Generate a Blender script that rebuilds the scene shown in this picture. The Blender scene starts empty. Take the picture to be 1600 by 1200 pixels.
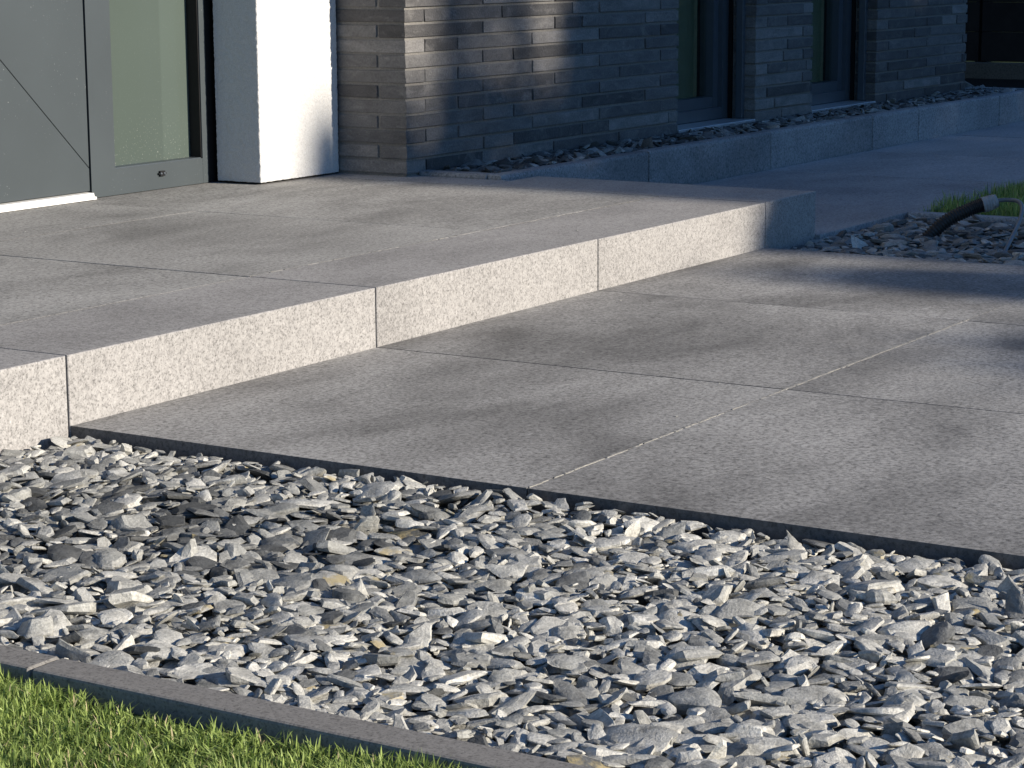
import bpy, bmesh, math, random
import numpy as np
from mathutils import Vector, Matrix
rad = math.radians
RNG = np.random.default_rng(7)
random.seed(7)
S = bpy.context.scene
COL = S.collection

# ------------------------------------------------------------------ camera
CAMLOC = Vector((-3.1472, -2.9190, 0.8720))
YAW, PITCH, ROLL = 0.5539, -0.1870, -0.0051
fw = Vector((math.cos(PITCH)*math.cos(YAW), math.cos(PITCH)*math.sin(YAW), math.sin(PITCH)))
rt = Vector((math.sin(YAW), -math.cos(YAW), 0)); up = rt.cross(fw)
rt2 = rt*math.cos(ROLL)+up*math.sin(ROLL); up2 = up*math.cos(ROLL)-rt*math.sin(ROLL)
cam = bpy.data.cameras.new('camera'); camo = bpy.data.objects.new('camera', cam); COL.objects.link(camo)
m = Matrix((rt2, up2, -fw)).transposed().to_4x4(); m.translation = CAMLOC
camo.matrix_world = m
cam.sensor_width = 36; cam.lens = 36*3597/1600; cam.clip_start = 0.05; cam.clip_end = 600
S.camera = camo

# ------------------------------------------------------------------ sky, sun, exposure
SUN_EL, SUN_AZ = rad(20.0), rad(9.0)          # azimuth measured from -Y towards +X
SH = Vector((math.sin(SUN_AZ), -math.cos(SUN_AZ), 0))
SD = Vector((SH.x*math.cos(SUN_EL), SH.y*math.cos(SUN_EL), math.sin(SUN_EL)))
EU = Vector((math.cos(SUN_AZ), math.sin(SUN_AZ), 0))
W = bpy.data.worlds.new('World'); S.world = W; W.use_nodes = True
nt = W.node_tree; bg = nt.nodes['Background']
sky = nt.nodes.new('ShaderNodeTexSky'); sky.sky_type = 'NISHITA'; sky.sun_disc = False
sky.sun_elevation = SUN_EL; sky.sun_rotation = math.atan2(SH.x, SH.y)
sky.air_density = 1.0; sky.dust_density = 0.0; sky.ozone_density = 7.0
nt.links.new(sky.outputs[0], bg.inputs[0]); bg.inputs[1].default_value = 0.092
sl = bpy.data.lights.new('sun', 'SUN'); so = bpy.data.objects.new('sun', sl); COL.objects.link(so)
sl.energy = 5.0; sl.angle = rad(0.53); sl.color = (1.0, 0.905, 0.77)
so.rotation_euler = (-SD).to_track_quat('-Z', 'Y').to_euler(); so.location = SD*40
S.view_settings.view_transform = 'Standard'; S.view_settings.look = 'None'
S.view_settings.exposure = 0.50; S.view_settings.gamma = 1.0

cy_ = S.cycles; cy_.max_bounces = 6; cy_.diffuse_bounces = 3; cy_.glossy_bounces = 3; cy_.transmission_bounces = 2; cy_.caustics_reflective = False; cy_.caustics_refractive = False

# ------------------------------------------------------------------ helpers
def tag(o, label=None, cat=None, group=None, kind=None):
    if label: o['label'] = label
    if cat: o['category'] = cat
    if group: o['group'] = group
    if kind: o['kind'] = kind
    return o
def link(name, me, parent=None, loc=(0, 0, 0)):
    o = bpy.data.objects.new(name, me); COL.objects.link(o); o.location = loc
    if parent is not None: o.parent = parent
    return o
def empty(name, loc=(0, 0, 0)):
    o = bpy.data.objects.new(name, None); COL.objects.link(o); o.location = loc; o.empty_display_size = .1
    return o
def npmesh(name, V, F, mat=None, smooth=False, attrs=None):
    """V (n,3), F (m,k) constant-size faces"""
    V = np.asarray(V, np.float32); F = np.asarray(F, np.int32)
    me = bpy.data.meshes.new(name); k = F.shape[1]
    me.vertices.add(len(V)); me.vertices.foreach_set('co', V.ravel())
    me.loops.add(F.size); me.loops.foreach_set('vertex_index', F.ravel())
    me.polygons.add(len(F)); me.polygons.foreach_set('loop_start', np.arange(0, F.size, k, dtype=np.int32))
    me.polygons.foreach_set('loop_total', np.full(len(F), k, np.int32))
    if smooth: me.polygons.foreach_set('use_smooth', np.ones(len(F), bool))
    for an, (ty, data) in (attrs or {}).items():
        a = me.attributes.new(an, ty, 'POINT')
        a.data.foreach_set('vector' if ty == 'FLOAT_VECTOR' else 'value', np.asarray(data, np.float32).ravel())
    me.update(calc_edges=True); me.validate()
    if mat: me.materials.append(mat)
    return me
def bmmesh(name, bm, mat=None, smooth=False):
    me = bpy.data.meshes.new(name); bm.normal_update(); bm.to_mesh(me); bm.free()
    if mat: me.materials.append(mat)
    if smooth:
        for p in me.polygons: p.use_smooth = True
    return me
def addbox(bm, x0, x1, y0, y1, z0, z1):
    r = bmesh.ops.create_cube(bm, size=1.0)
    for v in r['verts']:
        v.co = Vector(((x0+x1)/2+v.co.x*(x1-x0), (y0+y1)/2+v.co.y*(y1-y0), (z0+z1)/2+v.co.z*(z1-z0)))
    return r['verts']
def boxmesh(name, x0, x1, y0, y1, z0, z1, mat, bev=0.0, seg=1):
    bm = bmesh.new(); addbox(bm, x0, x1, y0, y1, z0, z1)
    if bev: bmesh.ops.bevel(bm, geom=bm.edges[:], offset=bev, segments=seg, affect='EDGES', profile=.6)
    return bmmesh(name, bm, mat)
def box(name, x0, x1, y0, y1, z0, z1, mat, parent=None, bev=0.0, seg=1):
    """box with its origin at its own base centre"""
    cx, cy = (x0+x1)/2, (y0+y1)/2
    me = boxmesh(name, x0-cx, x1-cx, y0-cy, y1-cy, 0, z1-z0, mat, bev, seg)
    return link(name, me, parent, (cx, cy, z0))
def tube(name, pts, radii, mat, parent=None, n=12, cap=True, twist=None):
    pts = np.asarray(pts, float); N = len(pts); radii = np.broadcast_to(radii, (N,))
    T = np.gradient(pts, axis=0); T /= np.linalg.norm(T, axis=1)[:, None]
    ref = np.array([0.3, 0.2, 1.0]); nrm = np.cross(T[0], ref); nrm /= np.linalg.norm(nrm)
    V = []
    for i in range(N):
        nrm = nrm-T[i]*(nrm@T[i]); nrm /= np.linalg.norm(nrm); b = np.cross(T[i], nrm)
        a = np.linspace(0, 2*np.pi, n, endpoint=False)
        V.append(pts[i]+radii[i]*(np.cos(a)[:, None]*nrm+np.sin(a)[:, None]*b))
    V = np.concatenate(V); F = []
    for i in range(N-1):
        for j in range(n):
            F.append((i*n+j, i*n+(j+1) % n, (i+1)*n+(j+1) % n, (i+1)*n+j))
    o = link(name, npmesh(name, V, F, mat, True), parent)
    return o
def spline(P, n):
    """Catmull-Rom through control points"""
    P = np.asarray(P, float); P = np.vstack([2*P[0]-P[1], P, 2*P[-1]-P[-2]]); out = []
    segs = len(P)-3
    for t in np.linspace(0, segs-1e-6, n):
        i = int(t); s = t-i; a, b, c, d = P[i:i+4]
        out.append(.5*((2*b)+(c-a)*s+(2*a-5*b+4*c-d)*s*s+(3*b-a-3*c+d)*s**3))
    return np.array(out)
def vnoise(p, seed=0):
    """3D value noise in [-1,1], p (n,3)"""
    p = np.asarray(p, float); i = np.floor(p).astype(np.int64); f = p-i; f = f*f*(3-2*f)
    def h(a, b, c):
        x = (a*374761393+b*668265263+c*2147483647+seed*974711) & 0xffffffff
        x = ((x ^ (x >> 13))*1274126177) & 0xffffffff
        x = ((x ^ (x >> 16))*2246822519) & 0xffffffff
        return ((x ^ (x >> 15)) & 0xffff)/32767.5-1
    r = 0
    for a in (0, 1):
        for b in (0, 1):
            for c in (0, 1):
                w = (f[:, 0] if a else 1-f[:, 0])*(f[:, 1] if b else 1-f[:, 1])*(f[:, 2] if c else 1-f[:, 2])
                r = r+w*h(i[:, 0]+a, i[:, 1]+b, i[:, 2]+c)
    return r

# ------------------------------------------------------------------ materials
class M:
    def __init__(s, name, rough=.7, spec=.3):
        s.m = bpy.data.materials.new(name); s.m.use_nodes = True; s.t = s.m.node_tree
        s.b = s.t.nodes['Principled BSDF']; s.b.inputs['Roughness'].default_value = rough
        s.b.inputs['Specular IOR Level'].default_value = spec
    def n(s, ty, **kw):
        x = s.t.nodes.new('ShaderNode'+ty)
        for k, v in kw.items():
            if k[0] == '_': setattr(x, k[1:], v)
            else: x.inputs[k.replace('_', ' ')].default_value = v
        return x
    def l(s, a, b): s.t.links.new(a, b)
    def coord(s, kind='Object', rnd=True, scale=None):
        tc = s.n('TexCoord'); out = tc.outputs[kind]
        if rnd:
            oi = s.n('ObjectInfo'); ml = s.n('Math', _operation='MULTIPLY'); ml.inputs[1].default_value = 57.0
            s.l(oi.outputs['Random'], ml.inputs[0])
            ad = s.n('VectorMath', _operation='ADD'); s.l(out, ad.inputs[0]); s.l(ml.outputs[0], ad.inputs[1]); out = ad.outputs[0]
        if scale:
            mp = s.n('VectorMath', _operation='MULTIPLY'); mp.inputs[1].default_value = scale
            s.l(out, mp.inputs[0]); out = mp.outputs[0]
        return out
    def noise(s, co, scale, detail=4, rough=.55, dist=0):
        x = s.n('TexNoise', Scale=scale, Detail=detail, Roughness=rough, Distortion=dist); s.l(co, x.inputs['Vector']); return x.outputs['Fac']
    def ramp(s, fac, stops):
        x = s.n('ValToRGB'); e = x.color_ramp.elements
        while len(e) < len(stops): e.new(.5)
        for q, (p, c) in zip(e, stops):
            q.position = p; q.color = (c, c, c, 1) if isinstance(c, (int, float)) else (*c, 1)
        s.l(fac, x.inputs[0]); return x.outputs[0]
    def mix(s, fac, a, b, mode='MIX'):
        x = s.n('Mix', _data_type='RGBA', _blend_type=mode)
        for i, v in ((0, fac), (6, a), (7, b)):
            if hasattr(v, 'links'): s.l(v, x.inputs[i])
            elif i == 0: x.inputs[0].default_value = v
            else: x.inputs[i].default_value = (v, v, v, 1) if isinstance(v, (int, float)) else (*v, 1)
        return x.outputs[2]
    def col(s, c):
        if hasattr(c, 'links'): s.l(c, s.b.inputs['Base Color'])
        else: s.b.inputs['Base Color'].default_value = (*c, 1)
    def bump(s, h, strength=.4, dist=.002):
        x = s.n('Bump', Strength=strength, Distance=dist); s.l(h, x.inputs['Height']); s.l(x.outputs[0], s.b.inputs['Normal'])

def stone(name, base, cloud=.28, speck=.5, scuff=0.0, tint=(1, 1, 1), stain=0.0, tone=.07, grain=.30, sp=150, cs=2.1):
    k = M(name, .72, .25); co = k.coord()
    b = tuple(base*t for t in tint)
    n1 = k.noise(k.coord(scale=(.75, 1.5, 1)), cs, 5, .55, .4)
    c = k.ramp(n1, [(.3, tuple(x*(1-cloud) for x in b)), (.5, b), (.72, tuple(min(.9, x*(1+cloud*.8)) for x in b))])
    n2 = k.noise(co, 95, 5, .8)
    c = k.mix(1, c, k.ramp(n2, [(.36, 1-grain), (.5, 1.0), (.64, 1+grain*.7)]), 'MULTIPLY')
    n3 = k.noise(co, sp, 2.5, .6)
    c = k.mix(1, c, k.ramp(n3, [(.30, 1-speck), (.47, 1.0), (.62, 1.0), (.74, 1+speck*.55)]), 'MULTIPLY')
    vo = k.n('TexVoronoi', Scale=sp*.8); k.l(co, vo.inputs['Vector'])
    c = k.mix(1, c, k.ramp(vo.outputs['Color'], [(.05, 1-speck*.55), (.3, 1.0), (.9, 1.06)]), 'MULTIPLY')
    if stain:
        n4 = k.noise(k.coord(scale=(.6, 2.2, 1)), 4.0, 6, .65, .6)
        c = k.mix(k.ramp(n4, [(.56, 0.0), (.75, stain)]), c, tuple(x*.45 for x in b))
    if scuff:
        n5 = k.noise(k.coord(scale=(1.2, 6.5, 1)), 5, 6, .7, .4)
        c = k.mix(k.ramp(n5, [(.64, 0.0), (.71, scuff)]), c, (.52, .51, .49))
    oi = k.n('ObjectInfo')
    c = k.mix(1, c, k.ramp(oi.outputs['Random'], [(0, 1-tone), (1, 1+tone)]), 'MULTIPLY')
    k.col(c)
    k.bump(k.mix(.5, n3, n2), .35, .0016)
    return k.m
MAT = {}
MAT['slab'] = stone('paving_stone', .285, .44, .55, .55, (1, .972, .92), .35, .06, .42)
MAT['top'] = stone('platform_stone', .34, .34, .5, .3, (1, .972, .92), .3, .05, .38)
MAT['block'] = stone('step_block_stone', .34, .20, .55, .0, (1, .962, .925), .15, .05, .26, 250)
MAT['path'] = stone('path_stone', .36, .22, .4, .1)
MAT['kerb'] = stone('kerb_concrete', .31, .35, .5, .0, (1, 1, 1), .55)
MAT['edging'] = stone('edging_concrete', .23, .10, .5, .0, (1, .95, .88), .0, .04, .15, 240)
MAT['slabside'] = stone('slab_side_shade', .12, .2, .4)  # shade on the slabs' side faces, painted in as a darker stone colour
MAT['low'] = stone('low_wall_stone', .10, .2, .4, 0, (1, .85, .65))

def plain(name, c, rough=.6, spec=.3, var=.12, scale=30, bump=0, metal=0):
    k = M(name, rough, spec); co = k.coord()
    n = k.noise(co, scale, 5, .6)
    k.col(k.mix(1, c, k.ramp(n, [(.25, 1-var), (.75, 1+var)]), 'MULTIPLY'))
    k.b.inputs['Metallic'].default_value = metal
    if bump: k.bump(n, .5, bump)
    return k.m
MAT['soil'] = plain('soil', (.022, .018, .014), .95, .1, .4, 60, .01)
MAT['bedding'] = plain('dark_bedding', (.03, .028, .026), .95, .1, .3, 200)
MAT['sand'] = plain('joint_sand', (.36, .345, .31), .95, .1, .4, 300, .002)
MAT['black'] = plain('black_rubber', (.008, .008, .009), .6, .3, .2)
MAT['white'] = plain('white_paint', (.80, .79, .76), .45, .4, .04, 12)
MAT['sill'] = plain('aluminium_sill', (.62, .64, .66), .35, .5, .08, 14, 0, .6)
MAT['frame'] = plain('window_frame_paint', (.075, .09, .105), .38, .45, .08, 18)
MAT['fence'] = plain('dark_fence_board', (.016, .012, .010), .7, .2, .4, 9)
MAT['post'] = plain('fence_post', (.012, .011, .011), .6, .2, .2)
MAT['tape'] = plain('white_tape', (.34, .34, .335), .5, .35, .18, 60, .002)
MAT['conduit'] = plain('black_ribbed_plastic', (.022, .022, .023), .40, .4, .3, 80)
MAT['cable'] = plain('grey_cable_sheath', (.16, .165, .17), .28, .5, .15, 60)
MAT['plaster'] = plain('neighbour_plaster', (.55, .52, .47), .85, .2, .08, 4)
MAT['roof'] = plain('roof_tile', (.10, .05, .035), .8, .2, .3, 5)
MAT['glassdark'] = plain('dark_window', (.02, .025, .03), .1, .6, .1)
MAT['bark'] = plain('bark', (.07, .05, .035), .9, .1, .4, 20, .02)

def door_mat():
    k = M('anthracite_door_paint', .42, .4); co = k.coord('Object')
    c0 = (.060, .072, .078)
    n = k.noise(co, 3, 4, .5)
    c = k.mix(1, c0, k.ramp(n, [(.3, .93), (.7, 1.08)]), 'MULTIPLY')
    d = k.noise(k.coord(scale=(1, 1, 1)), 170, 1, .5)          # dried water specks
    d2 = k.noise(co, 7, 2, .5)
    f = k.mix(1, k.ramp(d, [(.72, 0.0), (.80, .5)]), k.ramp(d2, [(.45, 0.0), (.62, 1.0)]), 'MULTIPLY')
    k.col(k.mix(f, c, (.34, .36, .36)))
    k.bump(k.noise(co, 400, 2), .06, .001)
    return k.m
MAT['door'] = door_mat()
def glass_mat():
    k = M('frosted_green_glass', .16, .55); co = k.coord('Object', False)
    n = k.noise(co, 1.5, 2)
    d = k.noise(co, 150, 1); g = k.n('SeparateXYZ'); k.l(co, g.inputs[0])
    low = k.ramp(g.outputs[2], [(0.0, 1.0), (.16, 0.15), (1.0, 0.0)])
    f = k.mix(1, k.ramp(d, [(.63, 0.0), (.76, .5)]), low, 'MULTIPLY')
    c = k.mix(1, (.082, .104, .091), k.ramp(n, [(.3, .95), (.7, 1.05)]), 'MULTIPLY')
    c = k.mix(1, c, k.ramp(g.outputs[0], [(.283, 1.0), (.287, 1.13)]), 'MULTIPLY')        # lighter band: a reflection painted into the glass colour
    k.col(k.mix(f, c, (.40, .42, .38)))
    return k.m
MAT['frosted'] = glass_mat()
def pane_mat():
    k = M('window_glass', .03, .5)
    tr = k.n('BsdfTransparent'); tr.inputs[0].default_value = (.80, .86, .82, 1)
    gl = k.n('BsdfGlossy'); gl.inputs['Roughness'].default_value = .015
    mx = k.n('MixShader'); mx.inputs[0].default_value = .14; out = k.t.nodes['Material Output']
    k.l(tr.outputs[0], mx.inputs[1]); k.l(gl.outputs[0], mx.inputs[2]); k.l(mx.outputs[0], out.inputs['Surface'])
    return k.m
MAT['blind'] = plain('olive_blind_fabric', (.36, .335, .24), .9, .1, .15, 6)
MAT['blindbar'] = plain('brown_blind_edge', (.5, .42, .3), .8, .1, .1, 20)
MAT['pane'] = pane_mat()
def stucco_mat():
    k = M('white_stucco', .9, .15); co = k.coord('Object', False)
    n = k.noise(co, 260, 3, .6)
    k.col(k.mix(1, (.66, .655, .645), k.ramp(n, [(.3, .82), (.7, 1.06)]), 'MULTIPLY'))
    k.bump(n, .8, .003)
    return k.m
MAT['stucco'] = stucco_mat()
def brick_mat():
    k = M('dark_clinker', .72, .3); co = k.coord()
    oi = k.n('ObjectInfo')
    base = k.ramp(oi.outputs['Random'], [(0, (.07, .067, .066)), (.35, (.115, .111, .109)), (.7, (.165, .159, .153)), (1, (.215, .206, .197))])
    n1 = k.noise(k.coord(scale=(1, 1, 2.5)), 9, 6, .65, .5)
    c = k.mix(1, base, k.ramp(n1, [(.3, .72), (.7, 1.25)]), 'MULTIPLY')
    n2 = k.noise(k.coord(scale=(.7, 1, 1)), 16, 5, .7, .8)
    c = k.mix(k.ramp(n2, [(.54, 0.0), (.74, .45)]), c, (.30, .285, .265))   # lime bloom
    n3 = k.noise(co, 160, 3, .6)
    c = k.mix(1, c, k.ramp(n3, [(.3, .8), (.72, 1.25)]), 'MULTIPLY')
    k.col(c); k.bump(k.mix(.5, n3, n1), .8, .006)
    return k.m
MAT['brick'] = brick_mat()
MAT['mortar'] = plain('mortar', (.215, .204, .188), .95, .1, .25, 120, .003)

def slate_mat():
    k = M('slate', .62, .35)
    at = k.n('Attribute', _attribute_name='lc'); tn = k.n('Attribute', _attribute_name='tint'); ru = k.n('Attribute', _attribute_name='rust')
    co = at.outputs['Vector']
    base = k.ramp(tn.outputs['Fac'], [(0, (.04, .042, .042)), (.3, (.13, .133, .13)), (.6, (.34, .338, .312)), (1, (.60, .585, .53))])
    n1 = k.noise(co, 34, 6, .66, .6)
    c = k.mix(1, base, k.ramp(n1, [(.28, .5), (.5, 1.0), (.75, 1.25)]), 'MULTIPLY')
    sc = k.n('VectorMath', _operation='MULTIPLY'); sc.inputs[1].default_value = (18, 18, 260); k.l(co, sc.inputs[0])
    n2 = k.noise(sc.outputs[0], 1.0, 4, .6, .3)                                   # cleavage layers
    c = k.mix(1, c, k.ramp(n2, [(.3, .80), (.7, 1.15)]), 'MULTIPLY')
    n3 = k.noise(co, 260, 3, .65)
    c = k.mix(1, c, k.ramp(n3, [(.3, .68), (.7, 1.2)]), 'MULTIPLY')
    n4 = k.noise(co, 40, 3, .6)
    fr = k.mix(1, k.ramp(n4, [(.46, 0.0), (.6, .75)]), ru.outputs['Fac'], 'MULTIPLY')
    c = k.mix(fr, c, (.42, .34, .17))
    k.col(c)
    k.bump(k.mix(.5, k.mix(.5, n2, n3), n1), .8, .006)
    return k.m
MAT['slate'] = slate_mat()
def leaf_mat(name, c0, c1, trans=.35, straw=None):
    k = M(name, .5, .35)
    tn = k.n('Attribute', _attribute_name='tint')
    c = k.ramp(tn.outputs['Fac'], [(0, c0), (.9, c1), (1, straw or c1)]); k.col(c)
    tr = k.n('BsdfTranslucent'); k.l(c, tr.inputs['Color']); mx = k.n('MixShader'); mx.inputs[0].default_value = trans
    out = k.t.nodes['Material Output']; k.l(k.b.outputs[0], mx.inputs[1]); k.l(tr.outputs[0], mx.inputs[2]); k.l(mx.outputs[0], out.inputs['Surface'])
    return k.m
MAT['grass'] = leaf_mat('grass_blade', (.09, .15, .025), (.50, .62, .19), .35, (.66, .56, .33))
MAT['needle'] = leaf_mat('conifer_spray', (.02, .045, .015), (.06, .10, .03), .2)
MAT['hedge'] = leaf_mat('hedge_leaf', (.03, .06, .015), (.10, .14, .03), .3)
MAT['turf'] = plain('turf', (.045, .06, .018), .95, .1, .5, 40, .01)

# ------------------------------------------------------------------ key dimensions (metres)
HP = 0.1335          # platform height above the terrace
EX = 3.355           # platform end
BD = 0.353           # step block depth
BX, BY = 3.118, 1.359    # brick corner
PX, PY = 2.6855, 1.6286  # stucco pillar corner
DY = 1.820           # door plane
KX, KY = 3.184, 1.036    # planter kerb faces
KZ = 0.149
EDX0, EDX1 = -1.137, -1.080

# ------------------------------------------------------------------ ground
g = link('ground', npmesh('ground', [(-150, -150, -.14), (150, -150, -.14), (150, 150, -.14), (-150, 150, -.14)], [(0, 1, 2, 3)], MAT['turf']))
tag(g, kind='structure')
def sheet(name, x0, x1, y0, y1, z, mat, kind='structure'):
    o = link(name, npmesh(name, [(x0, y0, z), (x1, y0, z), (x1, y1, z), (x0, y1, z)], [(0, 1, 2, 3)], mat)); tag(o, kind=kind); return o

# ------------------------------------------------------------------ paving
def chamf_box(sx, sy, sz, bev, mat, name, seg=2, front=False):
    bm = bmesh.new(); addbox(bm, 0, sx, 0, sy, -sz, 0)
    ed = [e for e in bm.edges if max(v.co.z for v in e.verts) > -1e-6 or abs(e.verts[0].co.z-e.verts[1].co.z) > 1e-6]
    if front: ed = [e for e in ed if all(v.co.y < 1e-6 for v in e.verts) or (e.verts[0].co.x > sx-1e-6 and e.verts[1].co.x > sx-1e-6 and sx < .5)]
    bmesh.ops.bevel(bm, geom=ed, offset=bev, segments=seg, affect='EDGES', profile=.6)
    return bmmesh(name, bm, mat)
def slabs(parent, mesh, spots, name='paving_slab', jit=.0012):
    for (x, y, z) in spots:
        o = link(name, mesh, parent, (x, y, z-random.uniform(0, jit)*.5))
        o.rotation_euler = (random.uniform(-1, 1)*.0006, random.uniform(-1, 1)*.0006, random.uniform(-1, 1)*.0008)
GAP = .0046
terrace = box('terrace', .012, 2.99, -6.0, -.01, -.12, -.041, MAT['bedding']); tag(terrace, kind='structure')
sm = chamf_box(1-GAP, 1-GAP*.6, .04, .0007, MAT['slab'], 'paving_slab')
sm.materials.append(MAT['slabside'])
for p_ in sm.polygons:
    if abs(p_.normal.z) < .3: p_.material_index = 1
def rel(p, x, y, z): return (x-p.location.x, y-p.location.y, z-p.location.z)
slabs(terrace, sm, [rel(terrace, i+GAP/2, -1-j+GAP/2, 0) for i in range(3) for j in range(6)])
# sand swept into the joints that run along the step
sd = bmesh.new()
rs = random.Random(3)
def sand_run(bm, x0, x1, y, z, wmin, wmax, fill, zrnd=.0005):
    """crumbly strip of sand brushed over a joint"""
    x = x0
    while x < x1:
        l = rs.uniform(.006, .035)
        if rs.random() < fill:
            w = rs.uniform(wmin, wmax); dy = rs.uniform(-.0012, .0012)
            vs = addbox(bm, x, x+l, y+dy-w/2, y+dy+w/2, z-.02, z+rs.uniform(0, zrnd))
            for v in vs: v.co.y += rs.uniform(-.0009, .0009); v.co.x += rs.uniform(-.003, .003)
        x += l*rs.uniform(.8, 1.3)
for j in (1, 2):
    yj = -j+GAP*.2
    sand_run(sd, .01, 1.0, yj, .0002, .003, .0055, .9); sand_run(sd, 1.0, 2.0, yj, .0002, .004, .0075, .97); sand_run(sd, 2.0, 2.98, yj, -.0004, .002, .005, .5)
o = link('joint_sand', bmmesh('joint_sand', sd, MAT['sand']), terrace, rel(terrace, 0, 0, 0)); tag(o, kind='stuff')

platform = box('entrance_platform', -3.99, 3.32, .03, 1.98, -.12, .10, MAT['bedding']); tag(platform, kind='structure')
PB = lambda x, y, z: rel(platform, x, y, z)
bm1 = chamf_box(1-GAP, BD, .25, .0035, MAT['block'], 'step_block', 3, True)
for i in range(-4, 3):
    o = link('step_block', bm1, platform, PB(i+GAP/2, 0, HP+random.uniform(-.0006, .0006)))
# blocks along the platform's end, turned across
sb1 = chamf_box(EX-3.0-GAP/2, 1.0-GAP, .25, .0035, MAT['block'], 'end_step_block', 3, True)
link('step_block', sb1, platform, PB(3.0+GAP/2, 0, HP))
sb2 = chamf_box(KX-3.0-GAP, .97, .25, .0035, MAT['block'], 'end_step_block_rear', 3, True)
link('step_block', sb2, platform, PB(3.0+GAP/2, 1.0, HP))
sm2 = chamf_box(1-GAP, .9745-.007, .05, .0005, MAT['top'], 'platform_slab')
sm3 = chamf_box(1-GAP, .62, .05, .0007, MAT['top'], 'platform_slab_rear')
slabs(platform, sm2, [PB(i+GAP/2, BD+.007, HP-.0004) for i in range(-4, 3)], 'platform_slab')
slabs(platform, sm3, [PB(i+GAP/2, 1.3275+.006, HP-.0010) for i in range(-4, 3)], 'platform_slab')
sd = bmesh.new()
sand_run(sd, 1.0, 2.0, BD+.0035, HP-.0008, .004, .008, .72, .0014); sand_run(sd, 2.0, 2.95, BD+.0035, HP-.001, .002, .004, .15)
for (yj, wj) in ((BD, .0068), (1.3275, .0058)):
    o = box('joint_dirt', -3.9, 2.998, yj+.0001, yj+wj, HP-.02, HP-.0013, MAT['bedding']); o.location -= Vector(platform.location); o.parent = platform
o = link('joint_sand', bmmesh('platform_joint_sand', sd, MAT['sand']), platform, PB(0, 0, 0)); tag(o, kind='stuff')

path = box('path', EX+.02, 11.9, .02, KY-.01, -.12, -.041, MAT['bedding']); tag(path, kind='structure')
pm = chamf_box(1.005-.012, 1.036+.012, .04, .0012, MAT['path'], 'path_slab')
PP = lambda x, y, z: rel(path, x, y, z)
pm0 = chamf_box(.80-GAP, 1.036+.012, .04, .0018, MAT['path'], 'path_slab_cut')
link('path_slab', pm0, path, PP(EX+.003, -.016, 0))
slabs(path, pm, [PP(4.16+1.006*i, -.016, 0) for i in range(8)], 'path_slab')

# ------------------------------------------------------------------ kerbs
def kerb_stone(L, T, H, ch, mat, name):
    """profile with chamfered top front edge, along +X, front at y=0, top at z=0"""
    bm = bmesh.new()
    prof = [(0, -H), (0, -ch*1.1), (ch*.25, -ch*.35), (ch, 0), (T-.003, 0), (T, -.003), (T, -H)]
    e = .0025
    for x0, s in ((0, 0), (L, 0)):
        pass
    rings = []
    for x, ins in ((0, e), (e, 0), (L-e, 0), (L, e)):
        rings.append([bm.verts.new((x, min(max(y, ins), T-ins), z-ins)) for y, z in prof])
    n = len(prof)
    for a, b in zip(rings, rings[1:]):
        for i in range(n): bm.faces.new((a[i], a[(i+1) % n], b[(i+1) % n], b[i]))
    bm.faces.new(rings[0][::-1]); bm.faces.new(rings[-1])
    bmesh.ops.recalc_face_normals(bm, faces=bm.faces[:])
    return bmmesh(name, bm, mat)
pk = empty('planter_kerb', (KX, KY, 0)); tag(pk, 'dark concrete kerb edging the slate strip along the brick wall', 'kerb')
js = [KX+.002, 4.198, 5.2215, 6.2533, 6.785, 7.842, 8.44]
for a, b in zip(js, js[1:]):
    me = kerb_stone(b-a-.010, .055, .30, .011, MAT['kerb'], 'kerb_stone')
    link('kerb_stone', me, pk, (a+.005-KX, random.uniform(-.001, .001), KZ+random.uniform(-.002, .002)))
me = kerb_stone(BY-KY-.06, .055, .30, .011, MAT['kerb'], 'kerb_stone_return')
o = link('kerb_stone', me, pk, (0, BY-KY-.003, KZ)); o.rotation_euler = (0, 0, -math.pi/2)
me = kerb_stone(.9, .055, .30, .011, MAT['kerb'], 'kerb_stone_end')
o = link('kerb_stone', me, pk, (8.44-KX, .0575, KZ)); o.rotation_euler = (0, 0, math.pi/2)

le = empty('lawn_edging', (EDX0, -1, 0)); tag(le, 'grey concrete edging between the sunlit lawn and the slate chips', 'edging')
for a, b in ((-2.972, -1.972), (-1.972, -.972), (-.972, .0)):
    L = b-a-.005
    me = kerb_stone(L, EDX1-EDX0, .2, .004, MAT['edging'], 'edging_stone')
    o = link('edging_stone', me, le, (0, b+1-.002, random.uniform(-.001, .001))); o.rotation_euler = (0, 0, -math.pi/2)
le2 = empty('lawn_edging', (4.03, -.03, 0)); tag(le2, 'dark low edging strip round the shaded lawn corner by the path', 'edging')
for i in range(2):
    o = link('edging_stone', kerb_stone(.996, .05, .2, .006, MAT['kerb'], 'edging_stone_rear'), le2, (0, -i*1.0, .004)); o.rotation_euler = (0, 0, -math.pi/2)
for i in range(4):
    link('edging_stone', kerb_stone(.996, .03, .2, .006, MAT['kerb'], 'edging_stone_side'), le2, (.052+i, -.022, .002))

# ------------------------------------------------------------------ house
house = empty('house', (BX, BY, 0)); tag(house, 'house with dark brick wall, white stucco pillar and grey entrance door', 'house')
hl = lambda x, y, z: (x-BX, y-BY, z)
WINS = [(5.038, 5.741), (6.316, 7.040)]
WTOP, WBOT = 2.25, .158
HX1 = 8.213
def hbox(name, x0, x1, y0, y1, z0, z1, mat, parent=house, bev=0):
    o = box(name, x0, x1, y0, y1, z0, z1, mat, None, bev)
    p = Vector(o.location); o.parent = parent
    base = Vector(parent.location) if parent is house else Vector(parent.location)+Vector(house.location)
    o.location = p-base
    return o
bw = link('brick_wall', None, house)
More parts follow.
